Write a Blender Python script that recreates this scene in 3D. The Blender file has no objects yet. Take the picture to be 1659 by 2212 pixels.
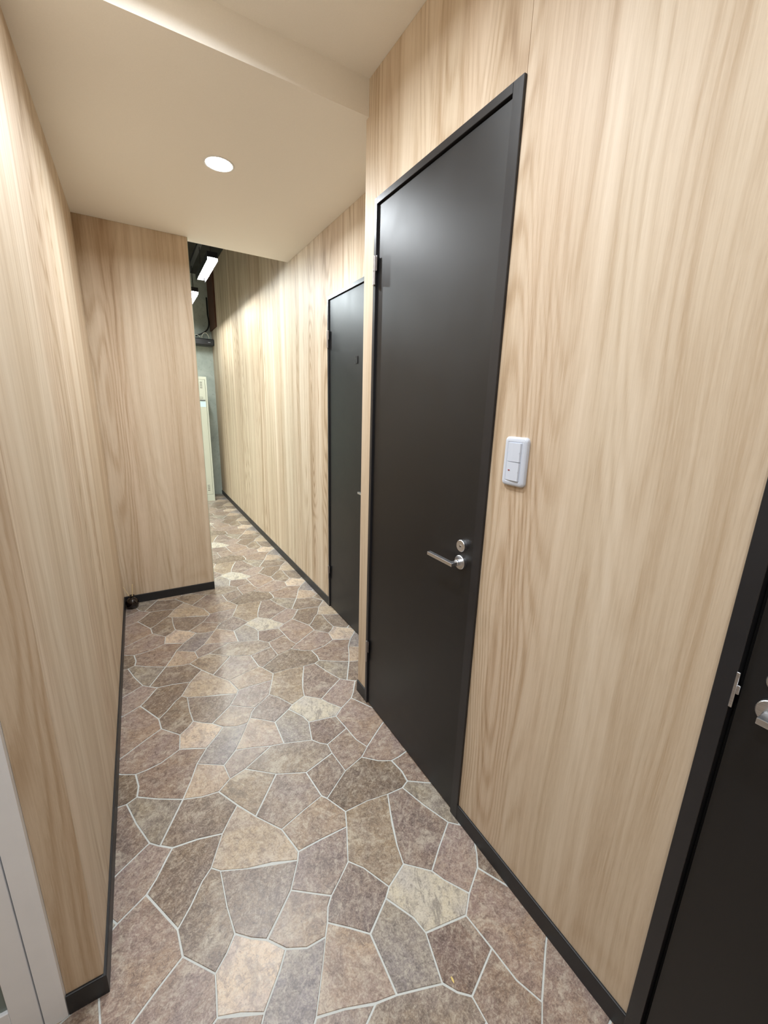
import bpy, bmesh, math, random
from mathutils import Vector, Matrix

scene = bpy.context.scene
col = scene.collection

# ------------------------------------------------------------------ camera
CAM_H = 1.3259
F_PX = 876.88
cam_d = bpy.data.cameras.new('camera')
cam = bpy.data.objects.new('camera', cam_d)
col.objects.link(cam)
cam_d.sensor_fit = 'VERTICAL'
cam_d.sensor_height = 36.0
cam_d.lens = F_PX / 2212 * 36.0
cam_d.clip_start = 0.02
R_ = Vector((0.8598, -0.5098, 0.02917))
U_ = Vector((0.10092, 0.22565, 0.96897))
F_ = Vector((0.50057, 0.83017, -0.24547))
m = Matrix((R_, U_, -F_)).transposed().to_4x4()
m.translation = Vector((0, 0, CAM_H))
cam.matrix_world = m
scene.camera = cam

# ------------------------------------------------------------------ world, exposure
w = bpy.data.worlds.new('world')
scene.world = w
w.use_nodes = True
w.node_tree.nodes['Background'].inputs[0].default_value = (0.9, 0.93, 1.0, 1)
w.node_tree.nodes['Background'].inputs[1].default_value = 0.05
scene.view_settings.view_transform = 'Standard'
scene.view_settings.look = 'None'
scene.view_settings.gamma = 1.0
scene.view_settings.use_curve_mapping = False
scene.view_settings.exposure = 1.05

# lamp settings (watts, colours), used by the lamps' builders below
DOWN_SPREAD = 163.0
DOWN_W = (7.4, 7.2, 4.0, 4.0)     # low ceiling, near, behind the viewer, added fill by the white door
DOWN_COL = (0.90, 0.955, 1.0)
TUBE_W = 5.0
ROOM_W = 22.0  # for the fill lamps added out of sight in the far room
TUBE_COL = (0.90, 1.0, 0.95)
TRACK_W = 8.4
TRACK_COL = (0.86, 0.96, 1.0)

# ------------------------------------------------------------------ plan of the place (metres)
XR, XF, XL = 0.7917, 1.0166, -0.1935     # right wall near, right wall far, left wall
YC = 1.5098                              # corner where the right wall steps back
YA = 0.8596                              # near end of the left wall
YB, YE = 3.0141, 3.0858                  # partition across the end of the hall
XC = 0.3707                              # free end of that partition
Z1, Z2 = 2.2979, 2.406                   # low and high ceiling
YFAR = 6.4927
HB = 0.0571                              # baseboard height


# ------------------------------------------------------------------ helpers
def srgb(r, g, b):
    def f(c):
        c /= 255.0
        return c / 12.92 if c <= 0.04045 else ((c + 0.055) / 1.055) ** 2.4
    return (f(r), f(g), f(b), 1.0)


def link(name, bm, mat, parent=None, loc=(0, 0, 0), smooth=False):
    me = bpy.data.meshes.new(name)
    bm.normal_update()
    bm.to_mesh(me)
    bm.free()
    if mat:
        me.materials.append(mat)
    if smooth:
        for p in me.polygons:
            p.use_smooth = True
    o = bpy.data.objects.new(name, me)
    col.objects.link(o)
    o.location = loc
    if parent:
        o.parent = parent
    return o


def tag(o, label=None, cat=None, group=None, kind=None):
    if label: o['label'] = label
    if cat: o['category'] = cat
    if group: o['group'] = group
    if kind: o['kind'] = kind
    return o


def empty(name, loc=(0, 0, 0)):
    o = bpy.data.objects.new(name, None)
    o.empty_display_size = 0.05
    o.location = loc
    col.objects.link(o)
    return o


def bx(bm, x0, x1, y0, y1, z0, z1, bevel=0.0, seg=2):
    r = bmesh.ops.create_cube(bm, size=1.0)
    for v in r['verts']:
        v.co = Vector((x0 + (v.co.x + .5) * (x1 - x0), y0 + (v.co.y + .5) * (y1 - y0), z0 + (v.co.z + .5) * (z1 - z0)))
    if bevel > 0:
        ed = set()
        for v in r['verts']:
            ed.update(v.link_edges)
        bmesh.ops.bevel(bm, geom=list(ed), offset=bevel, segments=seg, profile=0.5, affect='EDGES')
    return bm


def box(name, x0, x1, y0, y1, z0, z1, mat, parent=None, bevel=0.0, seg=2, off=(0, 0, 0)):
    """one box; its vertices are stored relative to its own corner unless it has a parent"""
    bm = bmesh.new()
    bx(bm, x0 - off[0], x1 - off[0], y0 - off[1], y1 - off[1], z0 - off[2], z1 - off[2], bevel, seg)
    return link(name, bm, mat, parent, off)


def tube(bm, pts, r, n=10, caps=True):
    """swept round tube along points"""
    pts = [Vector(p) for p in pts]
    rings = []
    for i, p in enumerate(pts):
        if i == 0: d = pts[1] - p
        elif i == len(pts) - 1: d = p - pts[i - 1]
        else: d = (pts[i + 1] - p).normalized() + (p - pts[i - 1]).normalized()
        d.normalize()
        a = d.orthogonal() if i == 0 else (rings[-1][1] - d * rings[-1][1].dot(d))
        a.normalize()
        b = d.cross(a)
        rr = r[i] if isinstance(r, (list, tuple)) else r
        ring = [bm.verts.new(p + a * math.cos(2 * math.pi * k / n) * rr + b * math.sin(2 * math.pi * k / n) * rr) for k in range(n)]
        rings.append((ring, a))
    for i in range(len(rings) - 1):
        A, B = rings[i][0], rings[i + 1][0]
        for k in range(n):
            bm.faces.new((A[k], A[(k + 1) % n], B[(k + 1) % n], B[k]))
    if caps:
        bm.faces.new(rings[0][0][::-1])
        bm.faces.new(rings[-1][0])
    return bm


def lathe(bm, prof, axis='Z', n=32, center=(0, 0, 0), close=True):
    """prof: list of (radius, height) revolved about an axis through center"""
    c = Vector(center)

    def P(rad, h, t):
        a, b = rad * math.cos(t), rad * math.sin(t)
        if axis == 'Z': return c + Vector((a, b, h))
        if axis == 'X': return c + Vector((h, a, b))
        return c + Vector((a, h, b))
    rings = []
    for rad, h in prof:
        if rad < 1e-6:
            rings.append([bm.verts.new(P(0, h, 0))])
        else:
            rings.append([bm.verts.new(P(rad, h, 2 * math.pi * k / n)) for k in range(n)])
    for A, B in zip(rings, rings[1:]):
        for k in range(n):
            k2 = (k + 1) % n
            if len(A) == 1 and len(B) == 1: continue
            if len(A) == 1: bm.faces.new((A[0], B[k2], B[k]))
            elif len(B) == 1: bm.faces.new((A[k], A[k2], B[0]))
            else: bm.faces.new((A[k], A[k2], B[k2], B[k]))
    bmesh.ops.recalc_face_normals(bm, faces=bm.faces)
    return bm


# ------------------------------------------------------------------ materials
def new_mat(name):
    mt = bpy.data.materials.new(name)
    mt.use_nodes = True
    nt = mt.node_tree
    b = nt.nodes['Principled BSDF']
    return mt, nt, b


def N(nt, t, **kw):
    n = nt.nodes.new(t)
    for k, v in kw.items():
        setattr(n, k, v)
    return n


def math_n(nt, op, a, b=None, c=None, clamp=False):
    n = N(nt, 'ShaderNodeMath', operation=op, use_clamp=clamp)
    for i, v in enumerate((a, b, c)):
        if v is None: continue
        if isinstance(v, (int, float)): n.inputs[i].default_value = v
        else: nt.links.new(v, n.inputs[i])
    return n.outputs[0]


def noise(nt, vec, scale, detail=2, rough=.5, dist=0.0, out='Fac'):
    n = N(nt, 'ShaderNodeTexNoise')
    n.inputs['Scale'].default_value = scale
    n.inputs['Detail'].default_value = detail
    n.inputs['Roughness'].default_value = rough
    n.inputs['Distortion'].default_value = dist
    nt.links.new(vec, n.inputs['Vector'])
    return n.outputs[out]


def ramp(nt, fac, stops, interp='LINEAR'):
    n = N(nt, 'ShaderNodeValToRGB')
    cr = n.color_ramp
    cr.interpolation = interp
    while len(cr.elements) > 1: cr.elements.remove(cr.elements[-1])
    cr.elements[0].position = stops[0][0]
    cr.elements[0].color = stops[0][1]
    for p, c in stops[1:]:
        e = cr.elements.new(p)
        e.color = c
    nt.links.new(fac, n.inputs['Fac'])
    return n.outputs['Color']


def mixc(nt, fac, a, b, mode='MIX'):
    n = N(nt, 'ShaderNodeMix', data_type='RGBA', blend_type=mode)
    for v, s in ((fac, n.inputs[0]), (a, n.inputs[6]), (b, n.inputs[7])):
        if isinstance(v, (int, float)): s.default_value = v
        elif isinstance(v, tuple): s.default_value = v
        else: nt.links.new(v, s)
    return n.outputs[2]


def bump(nt, h, strength, dist, b):
    n = N(nt, 'ShaderNodeBump')
    n.inputs['Strength'].default_value = strength
    n.inputs['Distance'].default_value = dist
    nt.links.new(h, n.inputs['Height'])
    nt.links.new(n.outputs[0], b.inputs['Normal'])


def wood_mat(name='wood_laminate', contrast=1.0, tint=(1, 1, 1)):
    mt, nt, b = new_mat(name)
    tc = N(nt, 'ShaderNodeTexCoord')
    geo = N(nt, 'ShaderNodeNewGeometry')
    sep = N(nt, 'ShaderNodeSeparateXYZ')
    nt.links.new(tc.outputs['Object'], sep.inputs[0])
    s = math_n(nt, 'ADD', sep.outputs[0], sep.outputs[1])
    z = sep.outputs[2]

    def vec(ks, kz, add=None):
        c = N(nt, 'ShaderNodeCombineXYZ')
        ss = math_n(nt, 'MULTIPLY', s, ks)
        if add is not None: ss = math_n(nt, 'ADD', ss, add)
        nt.links.new(ss, c.inputs[0])
        nt.links.new(math_n(nt, 'MULTIPLY', z, kz), c.inputs[2])
        return c.outputs[0]
    # slow sideways drift of the grain
    drift = noise(nt, vec(3.2, .9), 1.0, 2, .5)
    drift2 = noise(nt, vec(1.1, .5), 1.0, 1, .5)
    field = math_n(nt, 'ADD', math_n(nt, 'MULTIPLY', drift, .040), math_n(nt, 'MULTIPLY', drift2, .07))
    broad = noise(nt, vec(14.0, .30, math_n(nt, 'MULTIPLY', field, 22.0)), 1.0, 2, .5)
    mid = noise(nt, vec(55.0, .85, math_n(nt, 'MULTIPLY', field, 60.0)), 1.0, 3, .55)
    fine = noise(nt, vec(330.0, 16.0, math_n(nt, 'MULTIPLY', field, 330.0)), 1.0, 3, .7)
    # cathedral lines: contours of a smooth field
    cf = noise(nt, vec(4.5, .42, math_n(nt, 'MULTIPLY', drift, .6)), 1.0, 1, .4)
    ringp = math_n(nt, 'ADD', math_n(nt, 'MULTIPLY', cf, 190.0), math_n(nt, 'MULTIPLY', fine, 1.6))
    ring = math_n(nt, 'MULTIPLY_ADD', math_n(nt, 'SINE', ringp), .5, .5)
    ring = math_n(nt, 'POWER', ring, 2.0)
    rmask = ramp(nt, noise(nt, vec(4.5, .35), 1.0, 1, .5), [(.40, (0, 0, 0, 1)), (.56, (1, 1, 1, 1))])
    ringm = math_n(nt, 'MULTIPLY', ring, rmask)
    line = noise(nt, vec(130.0, 2.4, math_n(nt, 'MULTIPLY', field, 120.0)), 1.0, 3, .7)
    v = math_n(nt, 'MULTIPLY', broad, .42)
    v = math_n(nt, 'MULTIPLY_ADD', mid, .22, v)
    v = math_n(nt, 'MULTIPLY_ADD', line, .20, v)
    v = math_n(nt, 'MULTIPLY_ADD', fine, .16, v)
    v = math_n(nt, 'MULTIPLY_ADD', ringm, -.095, v)
    cs = [(.29, srgb(166, 142, 114)), (.39, srgb(190, 168, 141)), (.49, srgb(208, 190, 166)), (.59, srgb(219, 203, 181)), (.72, srgb(228, 215, 196))]
    cs = [(.5 + (p - .5) / contrast, tuple(c[i] * tint[i] for i in range(3)) + (1,)) for p, c in cs]
    base = ramp(nt, v, cs)
    # a slightly pink cast in places
    pink = noise(nt, vec(6.0, .18), 1.0, 1, .5)
    pf = ramp(nt, pink, [(.42, (0, 0, 0, 1)), (.66, (1, 1, 1, 1))])
    base = mixc(nt, math_n(nt, 'MULTIPLY', pf, .35), base, mixc(nt, 1.0, base, (1.02, .955, .95, 1), 'MULTIPLY'))
    nt.links.new(base, b.inputs['Base Color'])
    b.inputs['Roughness'].default_value = .52
    b.inputs['Specular IOR Level'].default_value = .35
    bump(nt, math_n(nt, 'ADD', fine, line), .22, .0006, b)
    return mt


def plain(name, c, rough=.5, metal=0.0, spec=.5, nscale=0, namp=0.0, bstr=0.0, bdist=.0005, bscale=None):
    mt, nt, b = new_mat(name)
    b.inputs['Roughness'].default_value = rough
    b.inputs['Metallic'].default_value = metal
    b.inputs['Specular IOR Level'].default_value = spec
    tc = N(nt, 'ShaderNodeTexCoord')
    if nscale:
        nz = noise(nt, tc.outputs['Object'], nscale, 4, .6)
        lo = tuple(x * (1 - namp) for x in c[:3]) + (1,)
        hi = tuple(min(1, x * (1 + namp)) for x in c[:3]) + (1,)
        nt.links.new(ramp(nt, nz, [(.3, lo), (.7, hi)]), b.inputs['Base Color'])
    else:
        b.inputs['Base Color'].default_value = c
    if bstr:
        nb = noise(nt, tc.outputs['Object'], bscale or nscale or 200, 3, .6)
        bump(nt, nb, bstr, bdist, b)
    return mt


def emit(name, c, s):
    mt, nt, b = new_mat(name)
    b.inputs['Base Color'].default_value = (0.8, 0.8, 0.8, 1)
    b.inputs['Emission Color'].default_value = c
    b.inputs['Emission Strength'].default_value = s
    return mt


def stone_mat():
    """printed stone: the tone of each stone comes from its object colour, its streakiness from alpha"""
    mt, nt, b = new_mat('stone_vinyl')
    tc = N(nt, 'ShaderNodeTexCoord')
    oi = N(nt, 'ShaderNodeObjectInfo')
    P = tc.outputs['Object']
    add = N(nt, 'ShaderNodeVectorMath', operation='ADD')
    nt.links.new(P, add.inputs[0])
    sc = N(nt, 'ShaderNodeVectorMath', operation='SCALE')
    sc.inputs['Scale'].default_value = 37.0
    nt.links.new(oi.outputs['Color'], sc.inputs[0])
    nt.links.new(sc.outputs[0], add.inputs[1])
    V = add.outputs[0]
    # rotate the streak direction from stone to stone
    rot = N(nt, 'ShaderNodeVectorRotate', rotation_type='Z_AXIS')
    sepc = N(nt, 'ShaderNodeSeparateColor')
    nt.links.new(oi.outputs['Color'], sepc.inputs[0])
    ang = math_n(nt, 'MULTIPLY', math_n(nt, 'SUBTRACT', sepc.outputs[0], sepc.outputs[2]), 34.0)
    nt.links.new(V, rot.inputs['Vector'])
    nt.links.new(ang, rot.inputs['Angle'])
    st = N(nt, 'ShaderNodeVectorMath', operation='MULTIPLY')
    nt.links.new(rot.outputs[0], st.inputs[0])
    st.inputs[1].default_value = (1.0, 2.6, 1.0)
    cloud = noise(nt, V, 13.0, 5, .62, .8)
    mott = noise(nt, V, 55.0, 7, .80, .9)
    speck = noise(nt, V, 230.0, 5, .8)
    streak = noise(nt, st.outputs[0], 11.0, 6, .72, .9)
    veil = noise(nt, st.outputs[0], 34.0, 5, .7, .3)
    hue = noise(nt, V, 9.0, 3, .6, .5)
    base = oi.outputs['Color']
    dark = mixc(nt, 1.0, base, (.47, .41, .41, 1), 'MULTIPLY')
    lite = mixc(nt, .60, base, srgb(214, 203, 184))
    warm = mixc(nt, 1.0, base, (1.16, .96, .74, 1), 'MULTIPLY')
    plum = mixc(nt, 1.0, base, (.92, .80, .84, 1), 'MULTIPLY')
    c = mixc(nt, ramp(nt, hue, [(.35, (0, 0, 0, 1)), (.65, (1, 1, 1, 1))]), plum, warm)
    c = mixc(nt, .75, base, c)
    c = mixc(nt, math_n(nt, 'MULTIPLY', ramp(nt, cloud, [(.54, (0, 0, 0, 1)), (.68, (1, 1, 1, 1))]), .70), c, lite)
    c = mixc(nt, math_n(nt, 'MULTIPLY', ramp(nt, cloud, [(.34, (1, 1, 1, 1)), (.46, (0, 0, 0, 1))]), .60), c, dark)
    c = mixc(nt, math_n(nt, 'MULTIPLY', ramp(nt, mott, [(.40, (1, 1, 1, 1)), (.49, (0, 0, 0, 1))]), .70), c, dark)
    c = mixc(nt, math_n(nt, 'MULTIPLY', ramp(nt, mott, [(.52, (0, 0, 0, 1)), (.61, (1, 1, 1, 1))]), .62), c, lite)
    c = mixc(nt, math_n(nt, 'MULTIPLY', ramp(nt, veil, [(.37, (1, 1, 1, 1)), (.47, (0, 0, 0, 1))]), .34), c, dark)
    c = mixc(nt, math_n(nt, 'MULTIPLY', ramp(nt, veil, [(.53, (0, 0, 0, 1)), (.63, (1, 1, 1, 1))]), .34), c, lite)
    sk = ramp(nt, streak, [(.40, (1, 1, 1, 1)), (.47, (0, 0, 0, 1))])
    c = mixc(nt, math_n(nt, 'MULTIPLY', math_n(nt, 'MULTIPLY', sk, oi.outputs['Alpha']), .85), c, dark)
    c = mixc(nt, math_n(nt, 'MULTIPLY', ramp(nt, speck, [(.36, (1, 1, 1, 1)), (.49, (0, 0, 0, 1))]), .55), c, dark)
    c = mixc(nt, math_n(nt, 'MULTIPLY', ramp(nt, speck, [(.51, (0, 0, 0, 1)), (.64, (1, 1, 1, 1))]), .45), c, lite)
    nt.links.new(c, b.inputs['Base Color'])
    rr = math_n(nt, 'MULTIPLY_ADD', mott, .14, .22)
    nt.links.new(rr, b.inputs['Roughness'])
    b.inputs['Specular IOR Level'].default_value = .5
    bump(nt, math_n(nt, 'ADD', mott, math_n(nt, 'MULTIPLY', speck, .5)), .35, .0007, b)
    return mt


def door_mat():
    mt, nt, b = new_mat('black_door_paint')
    b.inputs['Specular IOR Level'].default_value = .60
    tc = N(nt, 'ShaderNodeTexCoord')
    a = noise(nt, tc.outputs['Object'], 5.0, 4, .6, .6)
    f = noise(nt, tc.outputs['Object'], 420.0, 2, .5)
    nt.links.new(ramp(nt, a, [(.3, srgb(15, 16, 19)), (.75, srgb(20, 21, 24))]), b.inputs['Base Color'])
    nt.links.new(math_n(nt, 'MULTIPLY_ADD', a, .14, .37), b.inputs['Roughness'])
    bump(nt, f, .12, .0003, b)
    return mt


def concrete_mat():
    mt, nt, b = new_mat('concrete')
    tc = N(nt, 'ShaderNodeTexCoord')
    a = noise(nt, tc.outputs['Object'], 2.4, 6, .65, .5)
    f = noise(nt, tc.outputs['Object'], 26.0, 4, .7)
    c = ramp(nt, a, [(.3, srgb(146, 155, 150)), (.6, srgb(176, 186, 180)), (.75, srgb(188, 195, 189))])
    c = mixc(nt, math_n(nt, 'MULTIPLY', ramp(nt, f, [(.30, (1, 1, 1, 1)), (.42, (0, 0, 0, 1))]), .4), c, srgb(105, 108, 100))
    nt.links.new(c, b.inputs['Base Color'])
    b.inputs['Roughness'].default_value = .75
    bump(nt, f, .3, .002, b)
    return mt


def brushed(name, c, rough):
    mt, nt, b = new_mat(name)
    b.inputs['Metallic'].default_value = 1.0
    tc = N(nt, 'ShaderNodeTexCoord')
    mp = N(nt, 'ShaderNodeMapping')
    mp.inputs['Scale'].default_value = (600, 30, 600)
    nt.links.new(tc.outputs['Object'], mp.inputs['Vector'])
    n = noise(nt, mp.outputs[0], 1.0, 2, .5)
    nt.links.new(ramp(nt, n, [(.3, tuple(x * .82 for x in c[:3]) + (1,)), (.7, c)]), b.inputs['Base Color'])
    b.inputs['Roughness'].default_value = rough
    return mt


WOOD = wood_mat()
WOOD_FAR = wood_mat('wood_laminate_streaked', 1.35)
STONE = stone_mat()
GROUT = plain('grout', srgb(196, 199, 196), .5, 0, .4, 60, .06)
DOOR = door_mat()
FRAME = plain('black_frame_paint', srgb(38, 38, 41), .36, 0, .5, 9, .12, .25, .0006, 90)
BASEB = plain('black_vinyl_base', srgb(37, 37, 39), .45, 0, .4, 30, .08)
PLASTER = plain('ceiling_paper', srgb(247, 243, 235), .9, 0, .2, 300, .015, .25, .0008, 260)
WHITEP = plain('white_plastic', srgb(206, 214, 228), .35, 0, .5)
WHITED = plain('white_door_paint', srgb(240, 243, 248), .45, 0, .4, 6, .03)
STEEL = brushed('brushed_steel', (0.80, 0.83, 0.88, 1), .30)
DSTEEL = brushed('hinge_steel', (0.44, 0.42, 0.42, 1), .34)
CONC = concrete_mat()
DARKC = plain('dark_ceiling_paint', srgb(56, 57, 54), .85, 0, .3, 5, .2)
BLACKP = plain('black_plastic', srgb(26, 26, 30), .4, 0, .5)
GLASSB = plain('dark_amber_glass', srgb(22, 12, 9), .06, 0, .6)
REED = plain('reed_wood', srgb(222, 198, 152), .7)
LOCKW = plain('locker_paint', srgb(202, 206, 192), .4, 0, .5, 4, .02)
REDM = plain('red_mark', srgb(150, 30, 50), .4)
GAPM = plain('shadow_gap_black', srgb(8, 8, 9), .8)
BROWN = plain('brown_board', srgb(88, 60, 50), .7, 0, .3, 14, .15)
EMIT_D = emit('downlight_diffuser', (.97, .98, 1.0, 1), 14.0)
EMIT_T = emit('tube_diffuser', (1, .99, .95, 1), 40.0)
ZINC = brushed('reflector_steel', (.8, .8, .78, 1), .25)

# ------------------------------------------------------------------ floor: printed stone vinyl
floor = box('floor', -2.6, 1.16, -1.2, YFAR, -0.06, -0.0014, GROUT)
tag(floor, 'hallway floor of irregular brown and grey stones with pale joints', 'floor', kind='structure')

LAT_A = Vector((-0.0060, 0.8460)); LAT_B = Vector((0.8550, -0.4050))
STONES=[
 ((0.566,0.650),(190, 191, 180),1.00,[(-0.079,0.067),(-0.102,0.047),(-0.060,-0.029),(-0.051,-0.071),(0.068,-0.095),(0.111,-0.060),(0.070,0.004),(0.053,0.040),(-0.009,0.097)]),
 ((0.463,0.572),(143, 140, 135),0.15,[(-0.074,0.076),(-0.075,-0.054),(-0.019,-0.074),(0.029,-0.092),(0.042,-0.036),(0.053,0.007),(0.043,0.049),(0.001,0.124)]),
 ((0.549,0.500),(129, 115, 108),0.15,[(-0.044,0.036),(-0.057,-0.019),(-0.036,-0.049),(-0.010,-0.072),(0.095,-0.031),(0.085,0.055),(-0.034,0.079)]),
 ((0.598,1.217),(142, 128, 117),0.15,[(-0.065,0.057),(-0.066,0.009),(-0.055,-0.091),(0.028,-0.065),(0.071,-0.032),(0.048,0.024),(0.040,0.098)]),
 ((0.413,1.290),(141, 132, 121),0.15,[(-0.032,0.074),(-0.081,0.086),(-0.194,0.026),(-0.100,-0.052),(-0.001,-0.099),(0.120,-0.063),(0.120,-0.016),(0.094,0.007),(0.073,0.036)]),
 ((0.317,1.109),(147, 137, 129),0.15,[(-0.110,0.002),(-0.078,-0.042),(-0.048,-0.082),(0.036,-0.055),(0.109,-0.035),(0.095,0.082),(-0.004,0.129)]),
 ((0.471,1.135),(127, 115, 108),0.15,[(-0.059,0.056),(-0.045,-0.060),(-0.031,-0.079),(0.073,-0.009),(0.062,0.091)]),
 ((0.619,1.037),(121, 109, 96),0.15,[(-0.076,0.090),(-0.180,0.019),(-0.144,-0.056),(-0.062,-0.058),(0.013,-0.071),(0.073,-0.075),(0.104,-0.061),(0.109,-0.016),(0.100,0.044),(0.055,0.068),(0.006,0.115)]),
 ((0.756,1.156),(149, 135, 127),0.25,[(-0.087,0.030),(-0.130,-0.004),(-0.081,-0.051),(-0.037,-0.075),(-0.002,-0.073),(0.046,-0.064),(0.113,-0.028),(0.121,0.051),(0.057,0.124),(0.002,0.090)]),
 ((0.713,0.479),(152, 137, 127),0.40,[(-0.080,0.076),(-0.069,-0.010),(-0.061,-0.084),(-0.039,-0.139),(0.050,-0.079),(0.105,-0.045),(0.099,0.021),(0.031,0.149),(-0.036,0.111)]),
 ((0.029,0.889),(129, 117, 104),0.15,[(-0.001,0.105),(-0.036,0.056),(-0.072,0.016),(-0.065,-0.050),(-0.035,-0.084),(-0.001,-0.123),(0.031,-0.096),(0.055,-0.066),(0.049,0.006),(0.049,0.107),(0.026,0.129)]),
 ((0.092,0.735),(198, 188, 176),0.55,[(-0.033,0.058),(-0.065,0.031),(-0.068,-0.011),(-0.073,-0.048),(-0.026,-0.067),(0.020,-0.093),(0.071,-0.040),(0.096,-0.008),(0.060,0.034),(0.025,0.058),(-0.008,0.087)]),
 ((0.155,0.867),(130, 120, 112),0.15,[(-0.078,0.028),(-0.071,-0.044),(-0.038,-0.074),(-0.003,-0.097),(0.042,-0.059),(0.086,-0.020),(0.129,0.046),(0.010,0.089),(-0.078,0.129)]),
 ((0.168,1.034),(174, 164, 148),0.15,[(-0.036,0.113),(-0.067,0.072),(-0.091,0.028),(-0.113,-0.016),(-0.091,-0.038),(-0.023,-0.070),(0.047,-0.090),(0.115,-0.121),(0.125,-0.098),(0.101,-0.007),(0.039,0.078),(-0.006,0.148)]),
 ((0.349,0.868),(140, 129, 124),0.15,[(-0.065,0.045),(-0.108,-0.021),(-0.061,-0.056),(-0.014,-0.090),(0.024,-0.064),(0.065,-0.033),(0.088,0.021),(0.107,0.064),(0.020,0.067),(-0.055,0.067)]),
 ((0.254,0.763),(152, 140, 128),0.15,[(-0.056,0.045),(-0.101,0.006),(-0.065,-0.036),(-0.019,-0.060),(0.031,-0.063),(0.047,-0.037),(0.062,-0.005),(0.081,0.015),(0.034,0.049),(-0.013,0.084)]),
 ((0.389,0.738),(128, 117, 112),0.60,[(-0.054,0.040),(-0.073,0.020),(-0.088,-0.012),(-0.041,-0.052),(-0.001,-0.089),(0.075,-0.041),(0.098,-0.021),(0.058,0.058),(0.026,0.097)]),
 ((0.317,0.618),(166, 152, 138),0.30,[(-0.033,0.083),(-0.061,0.034),(-0.107,-0.040),(-0.046,-0.060),(0.020,-0.087),(0.070,-0.100),(0.071,-0.037),(0.071,0.031),(0.031,0.068),(-0.016,0.108)]),
 ((0.187,0.645),(139, 136, 136),0.50,[(-0.023,0.050),(-0.074,-0.002),(-0.116,-0.064),(-0.029,-0.119),(0.024,-0.067),(0.070,0.006),(0.098,0.055),(0.048,0.058),(0.002,0.082)]),
 ((0.228,0.519),(150, 141, 136),0.15,[(-0.070,0.006),(-0.062,-0.065),(-0.004,-0.049),(0.109,0.011),(0.044,0.039),(-0.017,0.058)]),
 ((-0.035,1.429),(140, 125, 115),0.15,[(-0.091,-0.004),(-0.096,-0.048),(-0.035,-0.091),(0.040,-0.134),(0.073,-0.067),(0.100,-0.002),(0.142,0.059),(0.049,0.104),(-0.017,0.068),(-0.065,0.058),(-0.100,0.057)]),
 ((0.080,2.174),(176, 163, 146),0.30,[(-0.048,0.035),(-0.081,-0.033),(-0.022,-0.055),(0.030,-0.062),(0.075,-0.027),(0.066,0.044),(-0.021,0.099)]),
 ((0.190,2.082),(158, 147, 130),0.80,[(-0.080,0.030),(-0.033,-0.054),(0.011,-0.124),(0.117,0.003),(0.022,0.080),(-0.036,0.065)]),
 ((0.056,1.188),(128, 116, 104),0.15,[(-0.051,0.107),(-0.127,-0.027),(-0.095,-0.052),(-0.024,-0.062),(0.046,-0.082),(0.077,-0.041),(0.107,-0.006),(0.060,0.078),(0.008,0.085)]),
 ((-0.095,1.286),(142, 138, 128),0.30,[(-0.067,0.081),(-0.039,-0.011),(-0.004,-0.100),(0.023,-0.126),(0.099,0.009),(0.024,0.053),(-0.036,0.095)]),
 ((0.648,0.828),(135, 123, 116),0.50,[(-0.043,0.071),(-0.079,-0.024),(-0.092,-0.081),(-0.029,-0.139),(0.032,-0.096),(0.108,-0.047),(0.073,0.042),(0.045,0.134),(-0.015,0.138)]),
 ((-0.127,1.097),(151, 139, 134),0.10,[(-0.048,0.040),(-0.109,-0.003),(-0.093,-0.039),(-0.051,-0.102),(0.016,-0.064),(0.042,-0.034),(0.070,0.012),(0.088,0.038),(0.056,0.063),(0.028,0.089)]),
 ((-0.004,1.045),(124, 111, 99),0.40,[(-0.052,0.064),(-0.081,0.019),(-0.106,-0.012),(-0.038,-0.140),(-0.003,-0.100),(0.032,-0.052),(0.060,-0.027),(0.082,0.016),(0.106,0.061),(0.036,0.080),(-0.035,0.090)]),
 ((0.511,0.865),(144, 132, 115),0.15,[(-0.055,0.067),(-0.074,0.024),(-0.097,-0.029),(-0.065,-0.068),(-0.024,-0.148),(0.045,-0.118),(0.058,-0.060),(0.078,-0.000),(0.122,0.102),(0.046,0.115),(-0.036,0.116)]),
 ((0.385,1.000),(154, 140, 124),0.15,[(-0.032,0.055),(-0.116,0.028),(-0.091,-0.064),(-0.016,-0.064),(0.071,-0.068),(0.090,-0.019),(0.054,0.057),(0.040,0.075)]),
]



def inset_poly(P, d):
    n = len(P)
    out = []
    for i in range(n):
        a, b_, c = Vector(P[i - 1]), Vector(P[i]), Vector(P[(i + 1) % n])
        e1 = (b_ - a).normalized(); e2 = (c - b_).normalized()
        n1 = Vector((-e1.y, e1.x)); n2 = Vector((-e2.y, e2.x))
        k = 1 + n1.dot(n2)
        if k < .35: k = .35
        out.append(b_ + (n1 + n2) * (d / k))
    return out


def stone_mesh(P, seed):
    rnd = random.Random(seed)
    d = rnd.uniform(.0016, .0025)
    bm = bmesh.new()
    lo = [bm.verts.new((p.x, p.y, -.0013)) for p in inset_poly(P, d)]
    hi = [bm.verts.new((p.x, p.y, 0.0)) for p in inset_poly(P, d + .0009)]
    n = len(P)
    for i in range(n):
        bm.faces.new((lo[i], lo[(i + 1) % n], hi[(i + 1) % n], hi[i]))
    bm.faces.new(hi)
    me = bpy.data.meshes.new('stone')
    bm.normal_update(); bm.to_mesh(me); bm.free()
    me.materials.append(STONE)
    return me


def img(p):
    q = Vector(p) - Vector((0, 0, CAM_H))
    zz = q.dot(F_)
    if zz < .05: return None
    return 829.5 + F_PX * q.dot(R_) / zz, 1106 - F_PX * q.dot(U_) / zz


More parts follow.
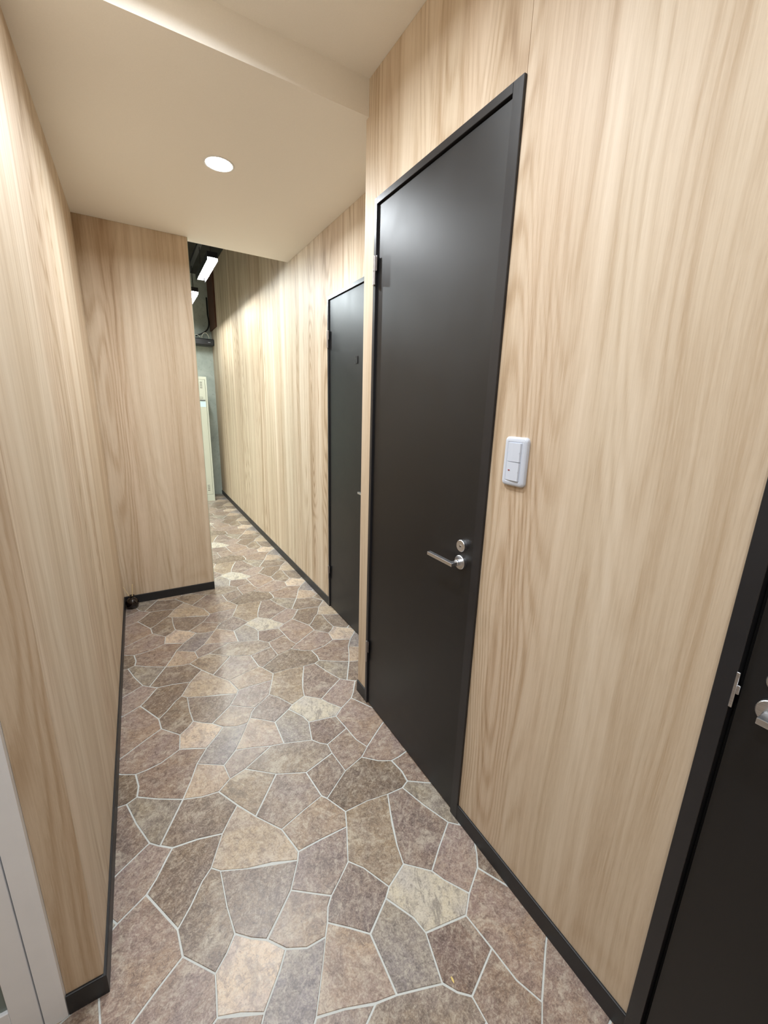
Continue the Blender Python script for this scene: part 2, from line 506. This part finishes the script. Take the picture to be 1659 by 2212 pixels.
cand = []
for si, (c0, rgb, stk, P) in enumerate(STONES):
    for i in range(-8, 14):
        for j in range(-6, 5):
            c = Vector(c0) + LAT_A * i + LAT_B * j
            if not (-2.5 < c.x < 1.12 and -1.1 < c.y < 6.42): continue
            area = -1.0
            vis = []
            for p in P:
                x, y = c.x + p[0], c.y + p[1]
                q = img((x, y, 0))
                if q is None or not (-10 < q[0] < 1669 and -10 < q[1] < 2222): continue
                if y < YC and x > XR + .01 or x > XF + .01: continue
                if y < YB and x < XL - .01 and y > YA: continue
                if y >= YB and x / y < XC / YB: continue
                if x < -.32: continue
                vis.append(q)
            if vis:
                qq = [img((c.x + p[0], c.y + p[1], 0)) for p in P]
                if all(qq):
                    area = abs(sum(qq[k][0] * qq[(k + 1) % len(qq)][1] - qq[(k + 1) % len(qq)][0] * qq[k][1] for k in range(len(qq)))) / 2 * len(vis) / len(P)
                else: area = 5000
            cand.append((area, si, c))
cand.sort(key=lambda t: -t[0])
meshes = {}
rest = bmesh.new()
single = 0
for area, si, c in cand:
    c0, rgb, stk, P = STONES[si]
    if si not in meshes: meshes[si] = stone_mesh(P, si)
    if area > 0 and single < 299:
        o = bpy.data.objects.new('stone', meshes[si])
        col.objects.link(o)
        o.location = (c.x, c.y, 0)
        k = srgb(*rgb)
        o.color = (k[0], k[1], k[2], stk)
        o.parent = floor
        single += 1
    else:
        n0 = len(rest.verts)
        rest.from_mesh(meshes[si])
        rest.verts.ensure_lookup_table()
        for v in rest.verts[n0:]:
            v.co.x += c.x; v.co.y += c.y
ro = link('stones', rest, STONE, floor)
k = srgb(152, 138, 124)
ro.color = (k[0], k[1], k[2], .3)
ro['kind'] = 'stuff'

# ------------------------------------------------------------------ walls, ceilings
D2A, D2B, D2Z = .7753, 1.4268, 2.03          # door 2 outer frame
D3A, D3B, D3Z = -.46, .2185, 2.03            # door 3 outer frame
D1A, D1B, D1Z = 1.70, 2.379, 1.9427          # door 1 outer frame


def wall(name, label, parts, mat, origin):
    e = empty(name, origin)
    tag(e, label, 'wall', kind='structure')
    for (x0, x1, y0, y1, z0, z1) in parts:
        bm = bmesh.new()
        bx(bm, x0 - origin[0], x1 - origin[0], y0 - origin[1], y1 - origin[1], z0, z1, .0006, 1)
        o = link('panel', bm, mat, e)
    return e


g = .0006
wall('wall_right', 'wood-grain laminate wall on the right between the two near black doors', [
    (XR, 1.14, D2B, YC, 0, Z2 - g),
    (XR, 1.14, D2A + g, D2B - g, D2Z, Z2 - g),
    (XR, 1.14, D3B, D2A, 0, Z2 - g),
    (XR, 1.14, D3A, D3B - g, D3Z, Z2 - g),
    (XR, 1.14, -1.2, D3A - g, 0, Z2 - g)], WOOD, (XR, .40, 0))
wall('wall_right_far', 'streaky wood-grain laminate wall running on beyond the step in the right wall', [
    (XF, 1.14, YC + g, D1A, 0, Z1 - g),
    (XF, 1.14, D1A + g, D1B - g, D1Z, Z1 - g),
    (XF, 1.14, D1B, YE, 0, Z1 - g),
    (XF, 1.14, YE + g, YFAR, 0, 3.0)], WOOD_FAR, (XF, 2.0, 0))
wall('wall_left', 'long wood-grain laminate wall along the left of the hall', [
    (-.262, XL, YA, YB - g, 0, Z2 - g)], WOOD, (XL, 1.3, 0))
wall('wall_left_near', 'wood-grain wall over and beside the white door at bottom left', [
    (-1.2, -.2626, YA, YA + .10, 2.02, Z2 - g),
    (-1.2, -1.06, YA, YA + .10, 0, 2.02 - g)], WOOD, (-.262, YA, 0))
wall('wall_back', 'wood-grain partition closing the left half of the hall end', [
    (-2.6, XC, YB, YE, 0, Z1 - g)], WOOD, (XC, YB, 0))
wall('wall_rear', 'wall behind the viewer at the near end of the hall', [
    (-1.2, 1.14, -1.3, -1.2, 0, Z2)], WOOD, (0, -1.2, 0))
wall('wall_side', 'wall on the near left side behind the viewer', [
    (-1.3, -1.2, -1.2, YA + .10, 0, Z2)], WOOD, (-1.2, -.2, 0))
tag(box('wall_far', -2.6, 1.14, YFAR, YFAR + .1, 0, 3.0, CONC), 'bare grey concrete wall at the far end behind the locker', 'wall', kind='structure')
tag(box('wall_far_left', -2.7, -2.6, YB, YFAR, 0, 3.0, CONC), 'bare concrete side wall of the room past the partition', 'wall', kind='structure')
tag(box('wall_header', -2.6, 1.14, YE - .06, YE, Z2 + .02, 3.0, DARKC), 'dark header above the end of the low ceiling', 'wall', kind='structure')
tag(box('ceiling', -1.3, 1.14, -1.3, 1.492, Z2, Z2 + .08, PLASTER), 'off-white high ceiling over the near part of the hall', 'ceiling', kind='structure')
bm = bmesh.new()
bx(bm, XL, XR, 1.492, YC, Z1, Z2 + .08)
bx(bm, -2.6, 1.14, YC, YE, Z1, Z2 + .02)
tag(link('ceiling_low', bm, PLASTER), 'lowered beige ceiling with a round downlight and a white front edge', 'ceiling', kind='structure')
tag(box('ceiling_far', -2.7, 1.14, YE, YFAR + .1, 3.0, 3.08, DARKC), 'dark unfinished slab ceiling over the room at the far end', 'ceiling', kind='structure')


# baseboards: a black strip with a rounded top
def baseboard(name, label, p0, p1, nrm):
    p0, p1, nrm = Vector(p0), Vector(p1), Vector(nrm)
    prof = [(0, 0), (.0062, 0), (.0062, HB - .003), (.0052, HB - .0008), (.0035, HB), (0, HB)]
    bm = bmesh.new()
    A = [bm.verts.new((p0.x + nrm.x * d, p0.y + nrm.y * d, h)) for d, h in prof]
    B = [bm.verts.new((p1.x + nrm.x * d, p1.y + nrm.y * d, h)) for d, h in prof]
    for i in range(len(prof)):
        j = (i + 1) % len(prof)
        bm.faces.new((A[i], A[j], B[j], B[i]))
    bm.faces.new(A[::-1]); bm.faces.new(B)
    bmesh.ops.recalc_face_normals(bm, faces=bm.faces)
    return tag(link(name, bm, BASEB), label, 'baseboard', kind='structure')


baseboard('baseboard_right', 'black baseboard under the light switch between the two near doors', (XR, D3B, 0), (XR, D2A, 0), (-1, 0))
baseboard('baseboard_right_corner', 'short black baseboard at the wall corner beside the middle door', (XR, D2B, 0), (XR, YC, 0), (-1, 0))
baseboard('baseboard_right_far', 'long black baseboard receding to the locker along the far right wall', (XF, D1B, 0), (XF, YFAR, 0), (-1, 0))
baseboard('baseboard_left', 'long black baseboard down the left wall', (XL, YA - .0062, 0), (XL, YB, 0), (1, 0))
baseboard('baseboard_left_end', 'short black baseboard on the near end of the left wall beside the white frame', (-.262, YA, 0), (XL - .0001, YA, 0), (0, -1))
baseboard('baseboard_back', 'black baseboard on the partition behind the reed diffuser', (XL + .007, YB, 0), (XC, YB, 0), (0, -1))

# the end of the wood at the corner has a thin aluminium edge
tag(box('trim_1', XC - .0012, XC + .0012, YB - .001, YE, 0, Z1 - .001, plain('edge_trim', srgb(170, 172, 150), .5)),
    'thin pale metal edge on the free end of the partition', 'trim', kind='structure')


# ------------------------------------------------------------------ doors
def lever(parent, y, z, x, sgn=1, length=.110):
    """lever handle on the wall plane x, arm pointing along sgn*Y"""
    bm = bmesh.new()
    lathe(bm, [(0, 0), (.0215, 0), (.0215, -.0088), (.0203, -.0100), (.0, -.0100)], 'X', 36, (x, y, z))
    ro = link('rose', bm, STEEL, None)
    bm = bmesh.new()
    # round neck
    lathe(bm, [(0, -.0095), (.0098, -.0095), (.0098, -.022), (.0088, -.024), (0, -.024)], 'X', 28, (x, y, z))
    # flat bar: from the neck outwards, a mitred elbow, then along the door
    hh, tk = .0052, .0062
    # outline of the elbow in the x-y plane
    outer = [(-.017, -.0072 * sgn), (-.026, -.0078 * sgn), (-.0468, -.0085 * sgn), (-.0468, length * sgn), (-.0330, length * sgn), (-.0330, .0095 * sgn), (-.026, .0072 * sgn), (-.017, .0072 * sgn)]
    lo = [bm.verts.new((x + a, y + b_, z - hh)) for a, b_ in outer]
    hi = [bm.verts.new((x + a, y + b_, z + hh)) for a, b_ in outer]
    n = len(outer)
    nf = [bm.faces.new(lo[::-1]), bm.faces.new(hi)]
    for i in range(n):
        nf.append(bm.faces.new((lo[i], lo[(i + 1) % n], hi[(i + 1) % n], hi[i])))
    bmesh.ops.recalc_face_normals(bm, faces=bm.faces)
    ed = set()
    for f_ in nf: ed.update(f_.edges)
    bmesh.ops.bevel(bm, geom=list(ed), offset=.0007, segments=2, profile=.5, affect='EDGES')
    lv = link('lever_handle', bm, STEEL, parent)
    ro.parent = lv
    return lv


def lock(parent, y, z, x):
    bm = bmesh.new()
    lathe(bm, [(0, 0), (.0178, 0), (.0178, -.0110), (.0168, -.0122), (0, -.0122)], 'X', 36, (x, y, z))
    lk = link('lock_cylinder', bm, STEEL, parent)
    bm = bmesh.new()
    lathe(bm, [(0, -.0114), (.0042, -.0114), (.0042, -.0128), (.0034, -.0132), (0, -.0132)], 'X', 20, (x, y, z - .001))
    kp = link('key_plug', bm, DSTEEL, lk)
    box('key_slot', x - .0136, x - .0130, y - .0005, y + .0005, z - .004, z + .0015, GAPM, lk)
    return lk


def hinge(parent, y, z0, z1, x, side=1):
    """flag hinge: barrel proud of the wall, the joint at mid-height, and its two leaves"""
    bm = bmesh.new()
    zm = z0 + (z1 - z0) * .47
    lathe(bm, [(0, z0), (.0052, z0 + .0008), (.0056, z0 + .002), (.0056, zm - .0008), (.005, zm), (.0056, zm + .0008), (.0056, z1 - .002), (.0052, z1 - .0008), (0, z1)], 'Z', 20, (x - .0075, y, 0))
    hg = link('hinge', bm, DSTEEL, parent, smooth=False)
    bm = bmesh.new()
    bx(bm, x - .0062, x - .0046, y, y + .014 * side, z0 + .001, zm - .001)
    bx(bm, x - .0062, x - .0046, y - .013 * side, y, zm + .001, z1 - .001)
    link('hinge_leaf', bm, DSTEEL, hg)
    return hg


def black_door(name, label, x, ya, yb, zt, hinges, jamb_hinge=.0165, jamb_latch=.031, head=.021, latch_z=.89, with_lock=True, proud=.007, handle=True):
    """hinge side at yb (far), latch side at ya (near)"""
    e = empty(name, (x, ya, 0))
    tag(e, label, 'door', kind='structure')
    e.location = (0, 0, 0)
    gp = .0032
    # frame: latch jamb, hinge jamb, head, each its own piece
    for nm, a in (('jamb', (ya, ya + jamb_latch, 0, zt)), ('jamb', (yb - jamb_hinge, yb, 0, zt)), ('head', (ya + jamb_latch, yb - jamb_hinge, zt - head, zt))):
        box(nm, x - proud, x + .10, a[0], a[1], a[2], a[3], FRAME, e, .0008, 1)
    ly0, ly1, lz1 = ya + jamb_latch - .012, yb - jamb_hinge - gp, zt - head - gp
    box('rebate', x + .012, x + .09, ya + jamb_latch, yb - jamb_hinge, .002, zt - head, GAPM, e)
    leaf = box('door_leaf', x + .001, x + .011, ya + jamb_latch + .0004, ly1, .005, lz1, DOOR, e, .0008, 1)
    for (z0, z1) in hinges:
        hinge(e, yb - jamb_hinge - gp * .5 + .002, z0, z1, x - proud + .004)
    hy = ya + jamb_latch + .050
    if handle:
        lever(e, hy, latch_z, x + .001, 1)
        if with_lock: lock(e, hy - .002, latch_z + .0525, x + .001)
    return e


d2 = black_door('door_2', 'tall black door in the middle of the right wall with steel lever and lock', XR, D2A, D2B, D2Z, [(.221, .324), (1.755, 1.850)])
box('strike_plate', XR - .0005, XR + .0012, D2A + .0312, D2A + .0328, .868, .928, STEEL, d2)
d1 = black_door('door_1', 'black door farther down the hall, half hidden behind the wall corner', XF, D1A, D1B, D1Z, [(.204, .298), (1.663, 1.760)], jamb_hinge=.014, with_lock=False)
bm = bmesh.new()
bx(bm, XF - .002, XF + .0012, 1.996, 2.016, 1.552, 1.590, .0006, 1)
sp = link('door_sign_bracket', bm, BLACKP, d1)
bm = bmesh.new()
bx(bm, XF - .004, XF + .0012, 2.016, 2.0185, 1.553, 1.558)
bx(bm, XF - .004, XF + .0012, 2.016, 2.0185, 1.583, 1.588)
link('clip', bm, STEEL, sp)
# third door, right beside the viewer: latch side is the far one, the arm points back
d3 = empty('door_3')
tag(d3, 'black door at the right edge of the picture with a steel lever cut off by the frame', 'door', kind='structure')
box('jamb', XR - .007, XR + .10, D3B - .026, D3B, 0, D3Z, FRAME, d3, .0008, 1)
box('jamb', XR - .007, XR + .10, D3A, D3A + .02, 0, D3Z, FRAME, d3, .0008, 1)
box('head', XR - .007, XR + .10, D3A + .02, D3B - .026, D3Z - .022, D3Z, FRAME, d3, .0008, 1)
box('rebate', XR + .020, XR + .09, D3A + .02, D3B - .026, .002, D3Z - .022, GAPM, d3)
box('door_leaf', XR + .004, XR + .0145, D3A + .024, D3B - .0325, .005, D3Z - .026, DOOR, d3, .0008, 1)
lever(d3, .1415, .892, XR + .004, -1)
lock(d3, .1415, .9445, XR + .004)
bm = bmesh.new()
bx(bm, XR - .0085, XR - .006, D3B - .0300, D3B - .0255, .872, .936, .0006, 1)
bx(bm, XR - .0075, XR - .0055, D3B - .0340, D3B - .0298, .898, .914, .0005, 1)
link('strike_plate', bm, STEEL, d3)

# white door and frame at bottom left
d4 = empty('door_4')
tag(d4, 'white door and white frame at the bottom left corner', 'door', kind='structure')
FX = -.262
bm = bmesh.new()
# moulded jamb: proud face, small chamfered outer edge
prof = [(FX, YA + .09), (FX, YA + .002), (FX - .002, YA - .0065), (FX - .011, YA - .0085), (FX - .040, YA - .0085), (FX - .040, YA + .09)]
lo = [bm.verts.new((a, b_, 0)) for a, b_ in prof]
hi = [bm.verts.new((a, b_, 2.02)) for a, b_ in prof]
bm.faces.new(lo); bm.faces.new(hi[::-1])
for i in range(len(prof)):
    bm.faces.new((lo[i], lo[(i + 1) % 6], hi[(i + 1) % 6], hi[i]))
bmesh.ops.recalc_face_normals(bm, faces=bm.faces)
link('jamb', bm, WHITED, d4)
box('jamb', -1.06, -1.02, YA - .0085, YA + .09, 0, 2.02, WHITED, d4, .001, 1)
box('head', -1.02, FX - .040, YA - .0085, YA + .09, 1.985, 2.02, WHITED, d4, .001, 1)
box('rebate', -1.02, FX - .040, YA + .012, YA + .06, .002, 1.985, GAPM, d4)
DX = FX - .0435
bm = bmesh.new()
bx(bm, DX - .045, DX, YA - .006, YA + .011, .004, 1.981, .0015, 2)
bx(bm, -1.016, -.975, YA - .006, YA + .011, .004, 1.981, .0015, 2)
bx(bm, -.975, DX - .045, YA - .006, YA + .011, .004, .10, .0015, 2)
bx(bm, -.975, DX - .045, YA - .006, YA + .011, 1.90, 1.981, .0015, 2)
link('door_leaf', bm, WHITED, d4)
box('glass_panel', -.975, DX - .045, YA + .002, YA + .008, .10, 1.90, plain('frosted_grey_glass', srgb(120, 132, 128), .25, 0, .5, 30, .05), d4)

# ------------------------------------------------------------------ light switch
SY, SZ = .6895, 1.2102
sw = empty('light_switch', (XR, SY, SZ))
tag(sw, 'white rocker light switch plate on the wood wall right of the middle door', 'light switch')


def rrect(w_, h_, r_, n=6):
    pts = []
    for cx, cy, a0 in ((w_ / 2 - r_, h_ / 2 - r_, 0), (-w_ / 2 + r_, h_ / 2 - r_, 90), (-w_ / 2 + r_, -h_ / 2 + r_, 180), (w_ / 2 - r_, -h_ / 2 + r_, 270)):
        for k in range(n + 1):
            t = math.radians(a0 + 90 * k / n)
            pts.append((cx + r_ * math.cos(t), cy + r_ * math.sin(t)))
    return pts


bm = bmesh.new()
W_, H_ = .069, .1195
levels = [(0, 0.0, .010), (.0, .0055, .010), (.0012, .0080, .010), (.0040, .0098, .009), (.0075, .0106, .008), (.0110, .0108, .004), (.0118, .0100, .003)]
rings = []
for ins, dep, rad in levels:
    rings.append([bm.verts.new((-dep, a, b_)) for a, b_ in rrect(W_ - 2 * ins, H_ - 2 * ins, max(rad - ins * .3, .002))])
for A, B in zip(rings, rings[1:]):
    n = len(A)
    for k in range(n):
        bm.faces.new((A[k], A[(k + 1) % n], B[(k + 1) % n], B[k]))
bm.faces.new(rings[-1]); bm.faces.new(rings[0][::-1])
bmesh.ops.recalc_face_normals(bm, faces=bm.faces)
link('cover_plate', bm, WHITEP, sw, smooth=False)
for s_, nm in ((1, 'upper'), (-1, 'lower')):
    z0, z1 = (.0008, .0455) if s_ > 0 else (-.0455, -.0008)
    bm = bmesh.new()
    # rocker: two gently angled facets meeting at a ridge, thicker on the free side
    yy = [-.0205, -.0185, .004, .0205]
    dd = [-.0110, -.0140, -.0128, -.0112]
    A = [bm.verts.new((d_, y_, z0)) for y_, d_ in zip(yy, dd)]
    B = [bm.verts.new((d_, y_, z1)) for y_, d_ in zip(yy, dd)]
    A2 = [bm.verts.new((-.009, y_, z0)) for y_ in (yy[0], yy[-1])]
    B2 = [bm.verts.new((-.009, y_, z1)) for y_ in (yy[0], yy[-1])]
    for i in range(3): bm.faces.new((A[i], A[i + 1], B[i + 1], B[i]))
    bm.faces.new((A2[0], A[0], B[0], B2[0])); bm.faces.new((A[3], A2[1], B2[1], B[3]))
    bm.faces.new(A[::-1] + [A2[0], A2[1]]); bm.faces.new(B + [B2[1], B2[0]])
    bm.faces.new((A2[0], B2[0], B2[1], A2[1]))
    bmesh.ops.recalc_face_normals(bm, faces=bm.faces)
    rk = link('rocker', bm, WHITEP, sw)
    zc = (z0 + z1) / 2
    box('dimple', -.0147, -.0138, -.0180, -.0168, zc - .0012, zc + .0012, WHITEP, rk)
    if s_ < 0:
        box('indicator', -.0131, -.0119, .0085, .0135, zc + .0010, zc + .0032, REDM, rk)

# ------------------------------------------------------------------ reed diffuser
dx_, dy_ = -.1475, 2.945
df = empty('reed_diffuser', (dx_, dy_, 0))
tag(df, 'small round black glass reed diffuser with two sticks in the floor corner', 'diffuser')
bm = bmesh.new()
n = 14
prof = [(0, .0), (.020, .0), (.026, .003), (.0345, .015), (.0385, .030), (.0375, .044), (.031, .058), (.021, .067), (.012, .0715), (.0095, .075), (.0105, .079), (.0175, .0855), (.0185, .0875), (.0165, .0882), (.0085, .082), (.0075, .075), (0, .073)]
lathe(bm, prof, 'Z', n)
for v in bm.verts:      # softly faceted body
    if v.co.z < .066:
        t = math.atan2(v.co.y, v.co.x)
        k = 1 + .035 * math.cos(7 * t + v.co.z * 40)
        v.co.x *= k; v.co.y *= k
link('bottle', bm, GLASSB, df, smooth=True)
for p0, p1, rr in (((-.002, .0, .060), (-.040, .012, .150), .0016), ((.002, -.002, .060), (.012, .006, .163), .0026)):
    bm = bmesh.new()
    tube(bm, [p0, p1], rr, 8)
    link('reed', bm, REED, df)

# ------------------------------------------------------------------ downlights
def downlight(x, y, z, watts, label, group=None):
    e = empty('downlight', (x, y, z))
    tag(e, label, 'downlight', group)
    bm = bmesh.new()
    lathe(bm, [(.0520, .0), (.0520, -.0022), (.0565, -.0030), (.0610, -.0012), (.0610, 0)], 'Z', 48)
    link('trim_ring', bm, plain('downlight_trim', srgb(235, 235, 232), .4), e, smooth=True)
    bm = bmesh.new()
    lathe(bm, [(0, -.0050), (.030, -.0042), (.0470, -.0022), (.0518, -.0004)], 'Z', 40)
    link('diffuser', bm, EMIT_D, e, smooth=True)
    ld = bpy.data.lights.new('downlight_lamp', 'AREA')
    ld.energy = watts; ld.color = DOWN_COL
    ld.shape = 'DISK'; ld.size = .096; ld.spread = math.radians(DOWN_SPREAD)
    lo_ = bpy.data.objects.new('lamp', ld)
    col.objects.link(lo_); lo_.parent = e; lo_.location = (0, 0, -.0065)
    return e


downlight(.4026, 2.086, Z1, DOWN_W[0], 'lit round downlight in the lowered ceiling')
downlight(.10, 1.06, Z2, DOWN_W[1], 'round downlight in the high ceiling just above the picture')
downlight(.25, -.15, Z2, DOWN_W[2], 'round downlight in the high ceiling behind the viewer')
downlight(-.55, .05, Z2, DOWN_W[3], 'added unseen round fill light in the high ceiling in front of the white door')  # unseen lamp added to even out light on the near walls and soffit


# ------------------------------------------------------------------ linear fixtures on a black rail in the far room
def tube_light(x, y0, y1, z, label, watts=TUBE_W):
    yc = (y0 + y1) / 2
    e = empty('linear_light', (x, yc, z))
    tag(e, label, 'ceiling light', 'linear lights hung in the far room')
    hl = (y1 - y0) / 2
    hw, dep = .038, .027
    # trough: two side skirts, a top and two ends
    bm = bmesh.new()
    bx(bm, -hw - .002, -hw, -hl, hl, 0, dep + .03)
    bx(bm, hw, hw + .002, -hl, hl, 0, dep + .03)
    bx(bm, -hw - .002, hw + .002, -hl, hl, dep + .03, dep + .034)
    bx(bm, -hw, hw, -hl, -hl + .002, .020, dep + .03)
    bx(bm, -hw, hw, hl - .002, hl, .020, dep + .03)
    link('housing', bm, BLACKP, e)
    bm = bmesh.new()
    bx(bm, -.027, .027, -hl + .006, hl - .006, dep + .002, dep + .014, .004, 3)
    link('diffuser', bm, EMIT_T, e)
    for yy in (-hl * .8, hl * .8):
        bm = bmesh.new()
        tube(bm, [(0, yy, dep + .034), (0, yy, 2.715 - z)], .0035, 8)
        link('hanger', bm, BLACKP, e)
    ld = bpy.data.lights.new('linear_lamp', 'AREA')
    ld.shape = 'RECTANGLE'; ld.size = .045; ld.size_y = (y1 - y0) - .03
    ld.energy = watts; ld.color = TUBE_COL
    lo_ = bpy.data.objects.new('lamp', ld)
    col.objects.link(lo_); lo_.parent = e; lo_.location = (0, 0, dep)
    return e


tube_light(.650, 3.85, 4.57, 2.44, 'bright linear light fixture seen past the partition end, nearest of the row')
tube_light(.650, 5.05, 5.77, 2.44, 'bright linear light fixture partly hidden behind the partition edge')
rail = empty('lighting_rail', (.650, 4.8, 2.72))
tag(rail, 'black lighting rail above the linear fixtures at the far end', 'lighting rail')
box('rail', -.018, .018, -1.55, 1.2, 0, .03, BLACKP, rail)
for yy in (-1.4, -.3, .9):
    bm = bmesh.new(); tube(bm, [(0, yy, .03), (0, yy, .28)], .004, 8)
    link('hanger', bm, BLACKP, rail)
box('feed_box', -.045, .045, -1.22, -1.06, -.10, .0, BLACKP, rail, .004, 2)
# round track lamp just behind the partition end, shining down and into the hall
TX, TY, TZ = .385, 3.50, 2.29
sp = empty('track_lamp', (TX, TY, TZ))
tag(sp, 'small black round track lamp just behind the free end of the partition', 'track lamp')
q = Vector((.05, -.30, -1)).to_track_quat('-Z', 'Y')
bm = bmesh.new()
lathe(bm, [(0, .10), (.024, .10), (.029, .09), (.030, .001), (.028, .0), (.027, .004), (0, .004)], 'Z', 28)
o = link('lamp_head', bm, BLACKP, sp); o.rotation_mode = 'QUATERNION'; o.rotation_quaternion = q
bm = bmesh.new(); lathe(bm, [(0, .0005), (.026, .0005), (.026, .0035), (0, .0035)], 'Z', 24)
o2 = link('lens', bm, EMIT_T, sp); o2.rotation_mode = 'QUATERNION'; o2.rotation_quaternion = q
bm = bmesh.new(); tube(bm, [(0, 0, .09), (0, 0, 3.0 - TZ)], .006, 8); link('stem', bm, BLACKP, sp)
ld = bpy.data.lights.new('track_lamp_light', 'AREA'); ld.energy = TRACK_W; ld.color = TRACK_COL
ld.shape = 'DISK'; ld.size = .050; ld.spread = math.radians(164)
lo_ = bpy.data.objects.new('lamp', ld); col.objects.link(lo_); lo_.parent = sp
lo_.rotation_mode = 'QUATERNION'; lo_.rotation_quaternion = q; lo_.location = q @ Vector((0, 0, -.002))

# unseen fill lamps added deeper in the far room to brighten its concrete
for xx, lab in ((-.75, 'added unseen linear fill light in the far room left of the rail'), (-1.8, 'added unseen linear fill light at the far left of the far room')):
    tube_light(xx, 4.2, 5.04, 2.44, lab, ROOM_W)

# ------------------------------------------------------------------ locker
LX0, LX1, LY0, LY1, LZ = -.06, .842, 6.0451, 6.47, 1.671
lk = empty('locker', (LX0, LY0, 0))
tag(lk, 'cream steel locker against the concrete wall at the far end of the hall', 'locker')
ox, oy = LX0, LY0
bm = bmesh.new()
bx(bm, 0, LX1 - ox, .018, LY1 - oy, 0, LZ, .002, 1)
# frame around the doors
bx(bm, 0, LX1 - ox, 0, .018, 0, .09)
bx(bm, 0, LX1 - ox, 0, .018, LZ - .036, LZ)
ncol = 3
SLOT = plain('slot_grey', srgb(96, 96, 92), .6)
cw = (LX1 - LX0 - .018) / ncol
for i in range(ncol + 1):
    bx(bm, i * cw, i * cw + .018, 0, .018, .09, LZ - .036)
link('body', bm, LOCKW, lk)
for i in range(ncol):
    a, b_ = i * cw + .021, (i + 1) * cw - .003
    dr = box('locker_door', a, b_, .001, .017, .093, LZ - .039, LOCKW, lk, .0015, 1)
    for zz in [1.525 + k * .0235 for k in range(4)] + [.150 + k * .0235 for k in range(4)]:
        box('vent_slot', b_ - .062, b_ - .034, -.0015, .002, zz, zz + .007, SLOT, dr)
    bm = bmesh.new()
    bx(bm, b_ - .095, b_ - .038, -.003, .001, 1.388, 1.392); bx(bm, b_ - .095, b_ - .038, -.003, .001, 1.410, 1.414)
    bx(bm, b_ - .095, b_ - .092, -.003, .001, 1.388, 1.414); bx(bm, b_ - .041, b_ - .038, -.003, .001, 1.388, 1.414)
    link('label_holder', bm, plain('holder_grey', srgb(150, 152, 145), .4), dr)
    box('pull', b_ - .095, b_ - .010, -.006, .001, 1.364, 1.374, plain('pull_dark', srgb(70, 78, 84), .5), dr)
    if i == ncol - 1:
        box('sticker', b_ - .085, b_ - .006, -.0008, .001, 1.285, 1.358, plain('pale_blue_sticker', srgb(205, 232, 240), .5), dr)
    box('lock_cylinder', b_ - .112, b_ - .096, -.008, .001, .895, .98, STEEL, dr)

# ------------------------------------------------------------------ far wall clutter
av = empty('av_box', (.72, 6.30, 2.095))
tag(av, 'flat black equipment box on the concrete wall above the locker', 'equipment box')
bm = bmesh.new()
bx(bm, 0, .295, 0, .19, 0, .085, .012, 2)
link('case', bm, BLACKP, av)
box('indicator_strip', .215, .245, -.0015, .002, .035, .042, plain('indicator_grey', srgb(150, 155, 160), .4), av)
box('bracket', .02, .06, .08, .19, .083, .125, DSTEEL, av)
bb = box('wall_board', XF - .022, XF - .001, 6.02, 6.47, 2.30, 2.98, BROWN)
tag(bb, 'reddish-brown board at the top of the far corner above the black box', 'board')
bm = bmesh.new()
P0 = Vector((.975, 6.44, 2.50))
pts = []
for k in range(14):
    t = k / 13
    pts.append(P0.lerp(Vector((.80, 6.40, 2.215)), t) + Vector((.07 * math.sin(math.pi * t) * 1, -.02 * math.sin(math.pi * t), -.04 * math.sin(math.pi * t))))
tube(bm, [(.975, 6.44, 2.72)] + pts, .009, 8)
tag(link('black_cable', bm, BLACKP, smooth=True), 'thick black cable curving down onto the black equipment box', 'cable')
for off, lab in ((0, 'thin white cable looped on the left of the black box'), (.11, 'thin white cable arching on the right of the black box')):
    bm = bmesh.new()
    pts = [(.80 + off + .045 * math.cos(math.pi * (1 - k / 10)), 6.325 + .004 * math.sin(k), 2.1845 + .07 * math.sin(math.pi * k / 10) * (1 if off else .5)) for k in range(11)]
    tube(bm, pts, .0035, 6)
    tag(link('white_cable', bm, plain('cable_white', srgb(220, 220, 205), .5), smooth=True), lab, 'cable')
for xx, lab in ((.50, 'thin pale conduit under the dark ceiling, left one'), (.56, 'thin pale conduit under the dark ceiling beside the rail')):
    bm = bmesh.new(); tube(bm, [(xx, YE + .02, 2.93), (xx, YFAR - .01, 2.93)], .010, 8)
    tag(link('conduit', bm, plain('conduit_grey', srgb(120, 124, 118), .5, .3), smooth=True), lab, 'conduit')

# a tiny curled scrap lying on one of the reddish stones near the bottom of the picture
bm = bmesh.new()
cx, cy = (.517, .473)
prof = [(-.0012, -.0075, .0004), (.0016, -.0040, .0010), (.0024, .0010, .0014), (.0010, .0060, .0020), (-.0014, .0045, .0012), (-.0022, -.0010, .0006)]
lo = [bm.verts.new((cx + a, cy + c, z_ - .0003)) for a, c, z_ in prof]
hi = [bm.verts.new((cx + a, cy + c, z_ + .0003)) for a, c, z_ in prof]
bm.faces.new(lo[::-1]); bm.faces.new(hi)
for i in range(6): bm.faces.new((lo[i], lo[(i + 1) % 6], hi[(i + 1) % 6], hi[i]))
tag(link('leaf_scrap', bm, plain('dry_leaf', srgb(222, 196, 120), .7)), 'tiny pale yellow scrap lying on a reddish stone at the bottom of the floor', 'scrap')
